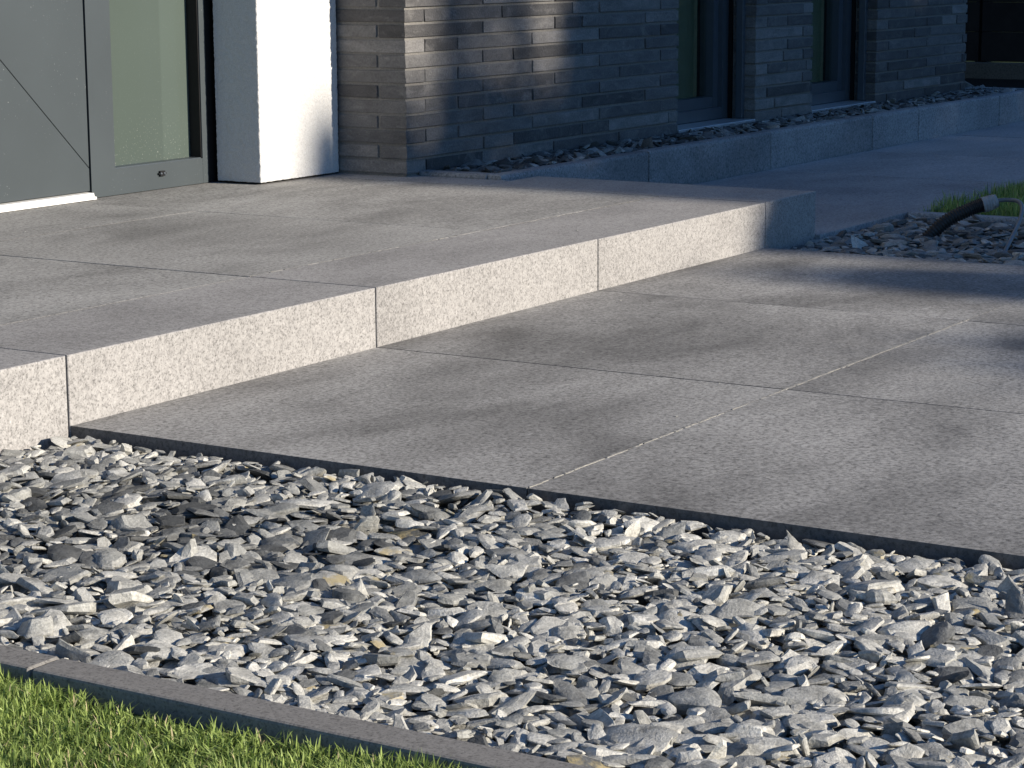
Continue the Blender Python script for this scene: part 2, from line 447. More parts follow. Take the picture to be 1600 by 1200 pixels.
# mortar core with window openings
bm = bmesh.new(); rec = .006
xs = [BX+rec]+[v for w in WINS for v in w]+[HX1-rec]
for i in range(0, len(xs), 2):
    a = xs[i]+(0 if i == 0 else rec); b = xs[i+1]-(0 if i+1 == len(xs)-1 else rec)
    addbox(bm, a, b, BY+rec, BY+.11, -.1, 2.9)
for (a, b) in WINS:
    addbox(bm, a-rec, b+rec, BY+rec, BY+.11, WTOP, 2.9); addbox(bm, a-rec, b+rec, BY+rec, BY+.11, -.1, WBOT-.045)
addbox(bm, BX+rec, BX+.11, BY+.1101, 2.2, -.1, 2.9)
addbox(bm, HX1-.11, HX1-rec, BY+.1101, 5.0, -.1, 2.9)
link('mortar_bed', bmmesh('mortar_bed', bm, MAT['mortar']), bw, hl(0, 0, 0))
# brick meshes: bevelled, slightly irregular boxes
def brickmesh(L, seed):
    bm = bmesh.new(); r = random.Random(seed)
    addbox(bm, 0, L, 0, .105, 0, .040)
    bmesh.ops.bevel(bm, geom=bm.edges[:], offset=.0016, segments=1, affect='EDGES')
    for v in bm.verts:
        v.co += Vector((r.uniform(-1, 1)*.0016, r.uniform(-1, 1)*.0009, r.uniform(-1, 1)*.0013))
    return bmmesh('brick', bm, MAT['brick'])
FULL = [brickmesh(.475, s) for s in range(8)]; HALF = [brickmesh(.19, s+20) for s in range(6)]; QUART = [brickmesh(.112, s+40) for s in range(6)]
def spans(row, rr):
    """joint positions of one course on the front, as (x0,x1) brick spans"""
    out = []
    if row % 2 == 0: out.append(('c', BX, BX+.112)); x = BX+.119; first = rr.choice([.19, .19, .475, .34])
    else: x = BX; first = .467
    l = first
    while x < HX1-.02:
        out.append(('f', x, min(x+l, HX1))); x += l+.0098
        l = rr.choice([.475, .475, .475, .475, .475, .19])
    return out
def cut(sp):
    res = []
    for (k, a, b) in sp:
        parts = [(a, b)]
        for (wa, wb) in WINS:
            nw = []
            for (p, q) in parts:
                if q <= wa or p >= wb: nw.append((p, q))
                else:
                    if p < wa-.03: nw.append((p, wa))
                    if q > wb+.03: nw.append((wb, q))
            parts = nw
        res += [(k, p, q) for p, q in parts if q-p > .03]
    return res
PITCH_Z = .0494
rr = random.Random(11)
upper = bmesh.new()
def put_brick(me, L, loc, rotz=0, z=0):
    L0 = {0: .475, 1: .19, 2: .112}[0 if me in FULL else 1 if me in HALF else 2]
    o = link('brick', me, bw, loc); o.scale = (L/L0, 1, 1); o.rotation_euler = (0, 0, rotz)
for row in range(-1, 57):
    z = .138+PITCH_Z*row+.0047
    sp = spans(row, rr)
    inwin = z+.04 > WBOT-.03 and z < WTOP
    if inwin: sp = cut(sp)
    indiv = z < .93
    for (k, a, b) in sp:
        L = b-a
        if indiv:
            prot = rr.uniform(-.0028, .0022)
            if k == 'c':   # header of a brick that runs along the left return
                o = link('brick', rr.choice(FULL), bw, hl(BX+prot+.112, BY+prot*.5, z))
                o.rotation_euler = (0, 0, math.pi/2); o.scale = (1, .112/.105, 1)
            else:
                me = rr.choice(FULL if L > .3 else HALF if L > .15 else QUART)
                put_brick(me, L, hl(a, BY+prot, z))
        else:
            addbox(upper, a, b, BY, BY+.105, z, z+.04)
            if k == 'c': addbox(upper, BX, BX+.105, BY+.1055, BY+.475, z, z+.04)
    if row % 2 and indiv:
        put_brick(rr.choice(HALF), .16, hl(BX+.105+rr.uniform(-.0015, .0015), BY+.1145+.0, z), math.pi/2)
    elif row % 2:
        addbox(upper, BX, BX+.105, BY+.1145, BY+.30, z, z+.04)
o = link('brickwork', bmmesh('upper_brickwork', upper, MAT['brick']), bw, hl(0, 0, 0)); tag(o, kind='stuff')

# windows
for (wa, wb) in WINS:
    w = link('window', None, house, hl((wa+wb)/2, BY+.13, 0))
    c = Vector(((wa+wb)/2, BY+.13, 0))
    def wbox(name, x0, x1, y0, y1, z0, z1, mat, parent=w, bev=.0015):
        o = box(name, x0, x1, y0, y1, z0, z1, mat, None, bev); p = Vector(o.location); o.parent = parent; o.location = p-c; return o
    # frame (outer) and sash, each one mesh
    bm = bmesh.new(); y0, y1 = BY+.131, BY+.20
    for a in ((wa-.02, wa+.05, y0, y1, WBOT, WTOP), (wb-.052, wb+.02, y0, y1, WBOT, WTOP), (wa+.0501, wb-.0521, y0+.001, y1, WBOT, WBOT+.048), (wa+.0501, wb-.0521, y0+.001, y1, WTOP-.05, WTOP)):
        addbox(bm, *a)
    link('frame', bmmesh('window_frame', bm, MAT['frame']), w, -c)
    bm = bmesh.new(); y0, y1 = BY+.152, BY+.215
    for a in ((wa+.0505, wa+.095, y0, y1, WBOT+.0485, WTOP-.051), (wb-.097, wb-.0525, y0, y1, WBOT+.0485, WTOP-.051), (wa+.0951, wb-.0971, y0+.001, y1, WBOT+.0485, WBOT+.093), (wa+.0951, wb-.0971, y0+.001, y1, WTOP-.095, WTOP-.051)):
        addbox(bm, *a)
    link('sash', bmmesh('window_sash', bm, MAT['frame']), w, -c)
    wbox('pane', wa+.093, wb-.095, BY+.186, BY+.196, WBOT+.09, WTOP-.09, MAT['pane'], bev=0)
    wbox('blind', wa-.05, wb-.142, BY+.222, BY+.226, WBOT+.03, WTOP-.04, MAT['blind'], bev=0)
    wbox('blind_edge', wb-.141, wb-.113, BY+.220, BY+.230, WBOT+.03, WTOP-.04, MAT['blindbar'])
    # roller shutter rail at either side, dark slot behind it
    for (a, b) in ((wa+.002, wa+.028), (wb-.030, wb-.004)):
        wbox('shutter_rail', a, b, BY+.048, BY+.080, WBOT, WTOP, MAT['frame'])
    for (a, b) in ((wa-.015, wa-.001), (wb+.0005, wb+.015)):
        wbox('rubber_seal', a, b, BY+.112, BY+.1305, WBOT, WTOP, MAT['black'], bev=0)
    wbox('sill', wa+.003, wb-.003, BY-.004, BY+.1295, WBOT-.016, WBOT-.002, MAT['sill'])
    wbox('lining', wa-.3, wb+.3, BY+.30, BY+.32, 0, WTOP+.2, MAT['black'], bev=0)

# stucco pillar with a rough rendered skin
def rough_face(P0, U, Vv, nu, nv, N, amp, seed):
    a, b = np.meshgrid(np.linspace(0, 1, nu), np.linspace(0, 1, nv), indexing='ij')
    P = np.array(P0)+a.reshape(-1, 1)*np.array(U)+b.reshape(-1, 1)*np.array(Vv)
    return P
def pillar():
    x0, x1, y0, y1 = PX, BX-.006, PY, DY-.016
    step = .004; V = []; F = []
    # developed skin: left face (back to front) then front face (left to right), one continuous sheet
    xs_ = []
    for y in np.arange(y1, y0+.004, -step): xs_.append((x0, y))
    for a in (0.15, .5, .85):
        t = a*math.pi/2; r = .004
        xs_.append((x0+r-r*math.cos(t), y0+r-r*math.sin(t)))
    for x in np.arange(x0+.004, x1, step): xs_.append((x, y0))
    xs_.append((x1, y0+.01)); xs_.append((x1, y1))
    zs = list(np.arange(HP+.006, .95, step))+list(np.arange(.95, 2.81, .05))
    A = np.array(xs_); n = len(A)
    T = np.gradient(A, axis=0); Nn = np.stack([T[:, 1], -T[:, 0]], 1); Nn /= np.linalg.norm(Nn, axis=1)[:, None]
    Nn = -Nn if Nn[0, 0] > 0 else Nn
    G = np.zeros((len(zs), n, 3)); G[:, :, :2] = A[None]; G[:, :, 2] = np.array(zs)[:, None]
    P = G.reshape(-1, 3)
    d = .0012*vnoise(P*150, 1)+.0012*vnoise(P*270, 2)+.0004*vnoise(P*60, 3)
    P[:, :2] += d[:, None]*np.tile(Nn, (len(zs), 1)); P[:, 2] += .0008*vnoise(P*200, 5)
    idx = np.arange(len(zs)*n).reshape(len(zs), n)
    F = np.stack([idx[:-1, :-1], idx[:-1, 1:], idx[1:, 1:], idx[1:, :-1]], -1).reshape(-1, 4)
    o = link('pillar', npmesh('stucco_pillar', P, F, MAT['stucco'], True), house, hl(0, 0, 0))
    o['label'] = 'white rough stucco pillar beside the entrance door'
    hbox('pillar_core', x0+.012, x1-.012, y0+.012, y1-.002, HP+.002, 2.8, MAT['black'])
pillar()
hbox('frame_joint_seal', 2.6605, PX+.03, DY+.004, DY+.03, HP, 2.6, MAT['black'])
hbox('pillar_joint_seal', BX-.006, BX-.0005, PY+.006, PY+.02, HP, 2.8, MAT['black'])

# entrance: fixed side light
sl_ = link('side_light', None, house, hl(2.39, DY, HP))
c = Vector((2.39, DY, HP))
bm = bmesh.new(); fx0, fx1 = 2.103, 2.660; gx0, gx1, gz0 = 2.212, 2.632, .2145
addbox(bm, fx0, gx0, DY, DY+.07, HP+.001, 2.3); addbox(bm, gx1, fx1, DY, DY+.07, HP+.001, 2.3)
addbox(bm, gx0+.0001, gx1-.0001, DY+.0006, DY+.07, HP+.001, gz0); addbox(bm, gx0+.0001, gx1-.0001, DY+.0006, DY+.07, 2.2, 2.3)
link('frame', bmmesh('side_light_frame', bm, MAT['door']), sl_, -c)
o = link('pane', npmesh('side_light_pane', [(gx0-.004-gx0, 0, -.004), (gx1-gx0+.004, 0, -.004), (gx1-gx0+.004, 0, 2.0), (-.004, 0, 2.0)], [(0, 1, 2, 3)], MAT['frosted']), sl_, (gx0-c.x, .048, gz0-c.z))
o = box('glazing_seal', gx1-.004, gx1-.0006, DY+.004, DY+.047, gz0+.001, 2.2, MAT['black']); o.location -= c; o.parent = sl_
o = box('glazing_bead', gx0+.001, gx1-.006, DY+.003, DY+.046, gz0, gz0+.003, MAT['frame']); o.location -= c; o.parent = sl_
# small black lock plate with two round studs
bm = bmesh.new(); addbox(bm, -.0175, .0175, -.006, .002, -.008, .008)
bmesh.ops.bevel(bm, geom=[e for e in bm.edges if abs(e.verts[0].co.y-e.verts[1].co.y) > .004], offset=.006, segments=4, affect='EDGES')
lp = link('lock_plate', bmmesh('lock_plate', bm, MAT['black']), sl_, (2.426-c.x, -.001, .183-c.z))
for dx in (-.008, .007):
    bm = bmesh.new(); bmesh.ops.create_uvsphere(bm, u_segments=10, v_segments=6, radius=.0045)
    link('stud', bmmesh('stud', bm, MAT['frame'], True), sl_, (2.426-c.x+dx, -.0065, .183-c.z))
# door leaf: two faces meeting in a diagonal groove
dr = link('door', None, house, hl(1.5, DY, HP)); c = Vector((1.5, DY, HP))
def prism(name, poly, y0, y1, mat, parent, off, bev=.0012):
    bm = bmesh.new(); a = [bm.verts.new((x, y0, z)) for x, z in poly]; b = [bm.verts.new((x, y1, z)) for x, z in poly]
    n = len(poly); bm.faces.new(a); bm.faces.new(b[::-1])
    for i in range(n): bm.faces.new((a[i], b[i], b[(i+1) % n], a[(i+1) % n]))
    bmesh.ops.recalc_face_normals(bm, faces=bm.faces[:])
    bmesh.ops.bevel(bm, geom=bm.edges[:], offset=bev, segments=1, affect='EDGES')
    return link(name, bmmesh(name, bm, mat), parent, -off)
dl = lambda x: .563-.9525*(x-1.738)
dx0, dx1, dz0, dz1, gv = 1.02, 2.0905, .1575, 2.25, .0013
prism('door_panel', [(dx0, dz0), (dx1, dz0), (dx1, dl(dx1)-gv), (dx0, dl(dx0)-gv)], DY-.004, DY+.05, MAT['door'], dr, c)
prism('door_panel', [(dx0, dl(dx0)+gv), (dx1, dl(dx1)+gv), (dx1, dz1), (dx0, dz1)], DY-.004, DY+.05, MAT['door'], dr, c)
o = box('door_core', dx0+.004, dx1-.004, DY+.008, DY+.06, dz0+.004, dz1-.004, MAT['black']); o.location -= c; o.parent = dr
# stepped white threshold
bm = bmesh.new()
prof = [(1.786, HP+.0015), (1.786, HP+.009), (1.795, HP+.011), (1.797, HP+.020), (1.84, HP+.022), (1.84, HP+.0015)]
a = [bm.verts.new((1.0, y, z)) for y, z in prof]; b = [bm.verts.new((2.086, y, z)) for y, z in prof]
bm.faces.new(a); bm.faces.new(b[::-1])
for i in range(6): bm.faces.new((a[i], b[i], b[(i+1) % 6], a[(i+1) % 6]))
bmesh.ops.recalc_face_normals(bm, faces=bm.faces[:])
link('threshold', bmmesh('threshold', bm, MAT['white']), house, hl(0, 0, 0))
hbox('entrance_lining', .96, 2.70, DY+.075, DY+.30, HP, 2.6, MAT['black'])
hbox('entrance_wall', -3.4, .95, DY-.02, DY+.3, -.1, 2.9, MAT['frame'])
hbox('entrance_lintel', .95, 2.684, DY-.02, DY+.3, 2.6, 2.9, MAT['stucco'])
hbox('roof', -3.6, HX1+.05, BY-.02, 6.0, 2.905, 3.2, MAT['plaster'])
hbox('rear_wall', -3.4, HX1-.12, 4.9, 5.0, -.1, 2.9, MAT['plaster'])

# ------------------------------------------------------------------ rear fence and low wall
fen = empty('fence', (12.03, 3, .0)); tag(fen, 'almost black board fence in the shade beyond the house corner', 'fence')
for bay in range(4):
    y0 = .9+bay*1.8
    for k in range(9):
        o = box('board', 12.03, 12.055, y0+.01, y0+1.79, .098+k*.2+.0005, .098+(k+1)*.2-.0005, MAT['fence'], None, .003)
        o.location -= Vector(fen.location); o.parent = fen
    o = box('post', 12.056, 12.14, y0-.045, y0+.045, 0, 1.95, MAT['post'], None, .004); o.location -= Vector(fen.location); o.parent = fen
lw = empty('low_wall', (12.0, 3, 0)); tag(lw, 'low row of brownish stone blocks along the foot of the dark fence', 'wall')
y = .4
for L in (.9, .86, .72, .93, .8, .95, .8, .9):
    o = box('block', 11.93, 12.02, y+.004, y+L-.004, -.1, .092+random.uniform(-.003, .003), MAT['low'], None, .006); o.location -= Vector(lw.location); o.parent = lw
    y += L
sheet('soil_border', 8.50, 11.92, KY+.03, 9, -.012, MAT['soil'])
sheet('bed_soil', EDX1-.03, .02, -6, .02, -.085, MAT['soil'])

# ------------------------------------------------------------------ slate chips
def chip_topology(n):
    """closed plate: bottom centre, 4 rings of n, top centre"""
    F = []
    for j in range(n):
        k = (j+1) % n
        F.append((0, 1+k, 1+j))
        for r_ in range(3):
            a0, b0 = 1+r_*n, 1+(r_+1)*n
            F += [(a0+j, a0+k, b0+k), (a0+j, b0+k, b0+j)]
        F.append((1+4*n, 1+3*n+j, 1+3*n+k))
    return np.array(F)
NPT = {2: 8, 3: 16}
TOPO = {q: chip_topology(n) for q, n in NPT.items()}
def chip_proto(seed):
    """irregular flat slate chip with bevelled, broken rim"""
    r = np.random.default_rng(seed)
    asp = r.uniform(.36, .85); blocky = r.random() < .13; rounded = r.random() < .38
    th = r.uniform(.20, .40)*asp if blocky else r.uniform(.06, .16)
    k = int(r.integers(4, 8)); an = (np.arange(k)+r.uniform(-.33, .33, k))/k*2*np.pi+r.uniform(0, 6)
    rad_ = r.uniform(.72, 1.12, k)
    K = np.stack([np.cos(an)*rad_, np.sin(an)*rad_*asp], 1)
    if rounded:                                     # worn corners
        K = np.stack([.76*K+.24*np.roll(K, -1, 0), .24*K+.76*np.roll(K, -1, 0)], 1).reshape(-1, 2)
    ca = r.uniform(.80, .97)                        # how far the rim leans in towards the top
    sh = r.uniform(-.09, .09, 2); tl = r.uniform(-.10, .10, 2); tb = r.uniform(-.10, .10, 2)
    inner = r.uniform(.62, .84) if rounded else r.uniform(.78, .92); step_a = r.uniform(0, 6.28); step_d = r.uniform(-.2, .5); step = r.random() < .45; step_h = r.uniform(.25, .6)
    out = {}
    for q, n in NPT.items():
        # walk the polygon, corners included
        P = np.vstack([K, K[:1]]); seg = np.linalg.norm(np.diff(P, axis=0), axis=1); cum = np.concatenate([[0], np.cumsum(seg)])
        t = np.arange(n)/n*cum[-1]
        for c_ in cum[:-1]:
            d_ = np.abs(t-c_); j = int(np.argmin(d_)); t[j] = c_
        t = np.sort(t)
        O = np.stack([np.interp(t, cum, P[:, 0]), np.interp(t, cum, P[:, 1])], 1)
        P3 = np.stack([O[:, 0]*4, O[:, 1]*4, np.full(n, seed*.37)], 1)
        O = O*(1+.045*vnoise(P3, 2)+.035*vnoise(P3*2.7, 5))[:, None]
        def topz(xy, base):
            z = base+xy@tl+.10*th*vnoise(np.stack([xy[:, 0]*5, xy[:, 1]*5, np.full(len(xy), seed*1.3)], 1), 7)*2
            if step:
                z = np.where(xy[:, 0]*np.cos(step_a)+xy[:, 1]*np.sin(step_a) > step_d, z-th*step_h, z)
            return z
        low_in = O*.86; low = O*r.uniform(.97, 1.03, n)[:, None]; upr = O*ca*r.uniform(.95, 1.05, n)[:, None]+sh; top = (upr-sh)*inner+sh
        R4 = [np.column_stack([low_in, -th+low_in@tb]),
              np.column_stack([low, -th*.45+low@tb*.7+th*r.uniform(-.22, .22, n)]),
              np.column_stack([upr, np.minimum(topz(upr, th)-th*.28, th*.6+upr@tl)+th*r.uniform(-.2, .12, n)]),
              np.column_stack([top, topz(top, th)])]
        cb_ = np.array([[*low_in.mean(0), -th]]); ct = np.column_stack([top.mean(0)[None], topz(top.mean(0)[None], th)+th*.05])
        out[q] = np.vstack([cb_]+R4+[ct])
    ext = np.ptp(out[3][:, 0])
    for q in out: out[q] = out[q]*2/ext
    return out
PROTO = [chip_proto(s_+100) for s_ in range(90)]
def rotm(yaw, tx, ty):
    c, s = np.cos(yaw), np.sin(yaw); Rz = np.array([[c, -s, 0], [s, c, 0], [0, 0, 1]])
    c, s = np.cos(tx), np.sin(tx); Rx = np.array([[1, 0, 0], [0, c, -s], [0, s, c]])
    c, s = np.cos(ty), np.sin(ty); Ry = np.array([[c, 0, s], [0, 1, 0], [-s, 0, c]])
    return Rx@Ry@Rz
def pour(x0, x1, y0, y1, zbase, ztop, n, size, rng, tries=4, cell=.004, tilt=.22, zfun=None, inside=None):
    """drop n chips one by one on a height map; returns list of (proto, R*scale, location)"""
    nx, ny = int((x1-x0)/cell)+2, int((y1-y0)/cell)+2
    H = np.full((nx, ny), zbase); out = []
    for i in range(n):
        pr = int(rng.integers(len(PROTO)))
        L = size*np.exp(rng.normal(-.02, .46))*.5; L = min(L, size*.92)
        best = None
        for t in range(tries):
            steep = rng.random() < .12
            tl = .75 if steep else tilt
            R = rotm(rng.uniform(0, 6.283), rng.normal(0, tl), rng.normal(0, tl))*L
            P3 = PROTO[pr][3]@R.T
            mn, mx_ = P3.min(0), P3.max(0)
            ax, bx = x0-mn[0]+.001, x1-mx_[0]-.001; ay, by = y0-mn[1]+.001, y1-mx_[1]-.001
            if ax >= bx or ay >= by: continue
            cx, cy = rng.uniform(ax, bx), rng.uniform(ay, by)
            if inside is not None and not inside(cx, cy): continue
            ix = ((P3[:, 0]+cx-x0)/cell).astype(int); iy = ((P3[:, 1]+cy-y0)/cell).astype(int)
            h = H[ix, iy]; low = P3[:, 2] < 0
            gap = (h-P3[:, 2])[low]
            z = np.partition(gap, int(len(gap)*.92))[int(len(gap)*.92)]
            lim = ztop if zfun is None else zfun(cx, cy)
            score = z-lim
            if best is None or score < best[0]: best = (score, R, cx, cy, z, ix, iy, P3)
        if best is None or best[0] > .004: continue
        sc, R, cx, cy, z, ix, iy, P3 = best
        np.maximum.at(H, (ix, iy), P3[:, 2]+z)
        out.append((pr, R, np.array([cx, cy, z])))
    return out, H
def chips_mesh(name, chips, sub, tints, rusts, rng):
    Fp = TOPO[sub]; nv = len(PROTO[0][sub]); N = len(chips)
    V = np.empty((N, nv, 3), np.float32); LC = np.empty((N, nv, 3), np.float32)
    for i, (pr, R, c) in enumerate(chips):
        p = PROTO[pr][sub]; V[i] = p@R.T+c; LC[i] = p*np.linalg.norm(R[:, 0])+rng.uniform(-9, 9, 3)
    F = (Fp[None]+(np.arange(N)*nv)[:, None, None]).reshape(-1, 3)
    me = npmesh(name, V.reshape(-1, 3), F, MAT['slate'], True,
                {'lc': ('FLOAT_VECTOR', LC), 'tint': ('FLOAT', np.repeat(tints, nv)), 'rust': ('FLOAT', np.repeat(rusts, nv))})
    me.set_sharp_from_angle(angle=rad(30))          # crisp edges where the chip breaks
    return me
def camproj(c):
    d = Vector(c)-CAMLOC; z = d.dot(fw); return d.dot(rt2)/z*3597+800, 600-d.dot(up2)/z*3597, z

rg = np.random.default_rng(21)
bed = bpy.data.objects['bed_soil']
def zf(x, y):
    return -.0205+.005*math.exp(x/.08)+.007*math.sin(x*7+1)*math.sin(y*5)-.006*math.exp(-((x+.55)**2+(y+1.0)**2)/.06)
chips, Hm = pour(EDX1+.001, -.001, -2.45, -.002, -.068, -.022, 26000, .043, rg, 3, .004, .23, zf)
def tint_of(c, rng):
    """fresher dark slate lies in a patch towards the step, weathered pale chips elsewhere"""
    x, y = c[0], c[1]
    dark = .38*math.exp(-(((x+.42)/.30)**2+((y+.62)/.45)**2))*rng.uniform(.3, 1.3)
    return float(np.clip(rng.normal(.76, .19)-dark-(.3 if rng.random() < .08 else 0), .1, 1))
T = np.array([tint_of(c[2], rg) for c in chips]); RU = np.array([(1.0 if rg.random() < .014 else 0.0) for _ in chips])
# which chips show: on top of the pile, in view
vis = []
for i, (pr, R, c) in enumerate(chips):
    px, py, z = camproj(c); L = np.linalg.norm(R[:, 0])
    ix, iy = int((c[0]-EDX1-.001)/.004), int((c[1]+2.45)/.004)
    cover = Hm[ix, iy]-c[2]
    vis.append((L*3597/z if (cover < L*.5 and -30 < px < 1630 and py < 1230) else 0)+(-1e3 if cover > .022 else 0))
vis = np.array(vis); order = np.argsort(-vis)
solo = order[:300]; near = [i for i in order[300:] if vis[i] > -500]; deep = [i for i in order[300:] if vis[i] <= -500]
for i in solo:
    pr, R, c = chips[i]
    me = chips_mesh('slate_chip', [(pr, R, np.zeros(3))], 3, T[i:i+1], RU[i:i+1], rg)
    link('slate_chip', me, bed, c)
for nm, ids, sub in (('slate_chips', near, 3), ('buried_slate_chips', deep, 2)):
    o = link(nm, chips_mesh(nm, [chips[i] for i in ids], sub, T[ids], RU[ids], rg), bed); tag(o, kind='stuff')
print('chips', len(chips), len(near), len(deep), 'mean level', Hm.mean())

bed2 = sheet('rear_bed_soil', 3.0, 4.03, -1.9, -.018, -.085, MAT['soil'])
ch2, H2 = pour(3.002, 4.028, -1.15, -.020, -.05, -.012, 5200, .05, rg, 3, .005, .2)
t2 = np.clip(rg.normal(.44, .2, len(ch2)), 0, 1); r2 = np.zeros(len(ch2))
o = link('slate_chips', chips_mesh('rear_slate_chips', ch2, 3, t2, r2, rg), bed2); tag(o, kind='stuff')
bed3 = sheet('planter_soil', KX+.04, 8.43, KY+.04, BY+.02, .085, MAT['soil'])
ch3, H3 = pour(KX+.057, 8.38, KY+.058, BY-.003,   .11, .142, 6500, .052, rg, 3, .005, .3)
t3 = np.clip(rg.normal(.34, .18, len(ch3)), 0, 1); r3 = np.zeros(len(ch3))
o = link('slate_chips', chips_mesh('planter_slate_chips', ch3, 2, t3, r3, rg), bed3); tag(o, kind='stuff')
bed3b = sheet('planter_end_soil', 8.214, 8.43, BY+.021, BY+.9, .085, MAT['soil'])
ch4, H4 = pour(8.215, 8.382, BY-.1, BY+.5, .10, .142, 300, .068, rg, 3, .005, .3)
o = link('slate_chips', chips_mesh('planter_end_slate_chips', ch4, 2, np.full(len(ch4), .4), np.zeros(len(ch4)), rg), bed3b); tag(o, kind='stuff')
print('tris', sum(len(o.data.polygons) for o in S.objects if o.type == 'MESH'))
print('chips2', len(ch2), len(ch3), len(ch4))

# ------------------------------------------------------------------ lawns
def grass(name, parent, x0, x1, y0, y1, z, n, hmin, hmax, width, rng, lean=.5, mask=None, tlo=0., thi=1.):
    X = rng.uniform(x0, x1, n); Y = rng.uniform(y0, y1, n)
    dens = vnoise(np.stack([X*9, Y*9, np.zeros(n)], 1), 4)*.5+.5+.35*vnoise(np.stack([X*28, Y*28, np.zeros(n)], 1), 8)
    keep = rng.random(n) < np.clip(.45+dens, .2, 1)
    if mask is not None: keep &= mask(X, Y, rng)
    X, Y, dens = X[keep], Y[keep], dens[keep]; n = len(X)
    hgt = rng.uniform(hmin, hmax, n)*(.75+.4*np.clip(dens, 0, 1)); a = rng.uniform(0, 6.283, n); ln = np.abs(rng.normal(0, lean, n))
    w = width*rng.uniform(.6, 1.3, n); tw = rng.normal(0, .5, n)
    d = np.stack([np.cos(a), np.sin(a), np.zeros(n)], 1); s = np.stack([-np.sin(a+tw), np.cos(a+tw), np.zeros(n)], 1)
    B = np.stack([X, Y, np.full(n, z)], 1); Z = np.array([0, 0, 1.0])
    def at(t): return B+Z*(hgt*t*(1-.28*ln*t))[:, None]+d*(hgt*ln*t*t)[:, None]
    p0, p1, p2, p3 = at(0), at(.4), at(.75), at(1.0)
    V = np.stack([p0-s*w[:, None]*.4, p0+s*w[:, None]*.4, p1-s*w[:, None]*.5, p1+s*w[:, None]*.5, p2-s*w[:, None]*.38, p2+s*w[:, None]*.38, p3], 1)
    base = (np.arange(n)*7)[:, None, None]
    F = (np.array([[0, 1, 3], [0, 3, 2], [2, 3, 5], [2, 5, 4], [4, 5, 6]])[None]+base).reshape(-1, 3)
    t = np.clip(rng.normal(.45, .24, n), tlo, min(thi, .88)); t[rng.random(n) < .035] = 1.0
    me = npmesh(name, V.reshape(-1, 3), F, MAT['grass'], True, {'tint': ('FLOAT', np.repeat(t, 7))})
    o = link(name, me, parent); tag(o, 'short mown grass', None, None, 'stuff'); return o
lawn = sheet('lawn', -9, EDX0-.004, -12, 4, -.028, MAT['turf'])
def gap_mask(X, Y, rng):
    # thin gap along the edging, wider where the turf has died back
    gapw = .001+.010*(vnoise(np.stack([Y*7, Y*0, Y*0], 1), 3)*.5+.5)+.02*np.exp(-((Y+1.22)/.1)**2)
    return X < EDX0-gapw
grass('grass', lawn, -2.0, EDX0-.004, -1.85, -.75, -.028, 100000, .012, .034, .0021, rg, .95, gap_mask)
lawn2 = sheet('rear_lawn', 4.10, 9.5, -9, -.085, -.05, MAT['turf'])
grass('grass', lawn2, 4.09, 5.9, -1.3, -.04, -.05, 30000, .05, .10, .0042, rg, .5, None, 0, .8)

# ------------------------------------------------------------------ conduit and cable
hp = spline([(3.50, -.240, -.085), (3.54, -.280, -.028), (3.585, -.335, .036), (3.63, -.398, .074), (3.66, -.440, .090)], 170)
s_ = np.linspace(0, 1, 170); rib = .0205+.0023*np.sin(s_*2*np.pi*40)
con = tube('conduit', hp, rib, MAT['conduit'], None, 20)
tag(con, 'black ribbed conduit bent up out of the slate chips beside the path', 'conduit')
dirn = (hp[-1]-hp[-12]); dirn /= np.linalg.norm(dirn)
tp = np.array([hp[-1]+dirn*q for q in np.linspace(-.016, .030, 26)])
rt_ = .0240+.0012*np.sin(np.arange(26)*1.3)+np.linspace(.0, -.002, 26); rt_[0] -= .001; rt_[-1] -= .003
tpo = tube('tape_wrap', tp, rt_, MAT['tape'], con, 20)
me = tpo.data; co = np.empty(len(me.vertices)*3, np.float32); me.vertices.foreach_get('co', co); co = co.reshape(-1, 3)
co += .0022*np.stack([vnoise(co*90, 1), vnoise(co*90, 2), vnoise(co*90, 3)], 1); me.vertices.foreach_set('co', co.ravel())
tube('tape_lining', tp[-16:]-dirn*.001, .0175, MAT['black'], con, 16)
cb = spline([tp[4], tp[-1]+np.array([.002, -.002, .0]), (3.69, -.492, .1010), (3.685, -.525, .100), (3.655, -.552, .088), (3.58, -.575, .060), (3.47, -.593, .024), (3.37, -.605, -.016), (3.34, -.607, -.05)], 60)
cbo = tube('cable', cb, .0066, MAT['cable'], None, 12)
tag(cbo, 'grey cable hanging from the taped end of the ribbed conduit', 'cable')
# crumbs of grit lying on the platform and the slabs
gr = np.random.default_rng(5); gc = []
for i in range(26):
    if i < 14: p_ = np.array([gr.uniform(.3, 3.0), gr.uniform(.05, 1.5), HP+.001])
    else: p_ = np.array([gr.uniform(.1, 2.9), gr.uniform(-1.4, -.05), .001])
    gc.append((int(gr.integers(90)), rotm(gr.uniform(0, 6), 0, 0)*gr.uniform(.0018, .0042), p_))
o = link('grit', chips_mesh('grit', gc, 2, np.full(26, 1.0), np.zeros(26), gr)); tag(o, 'pale crumbs of grit lying on the paving', None, None, 'stuff')

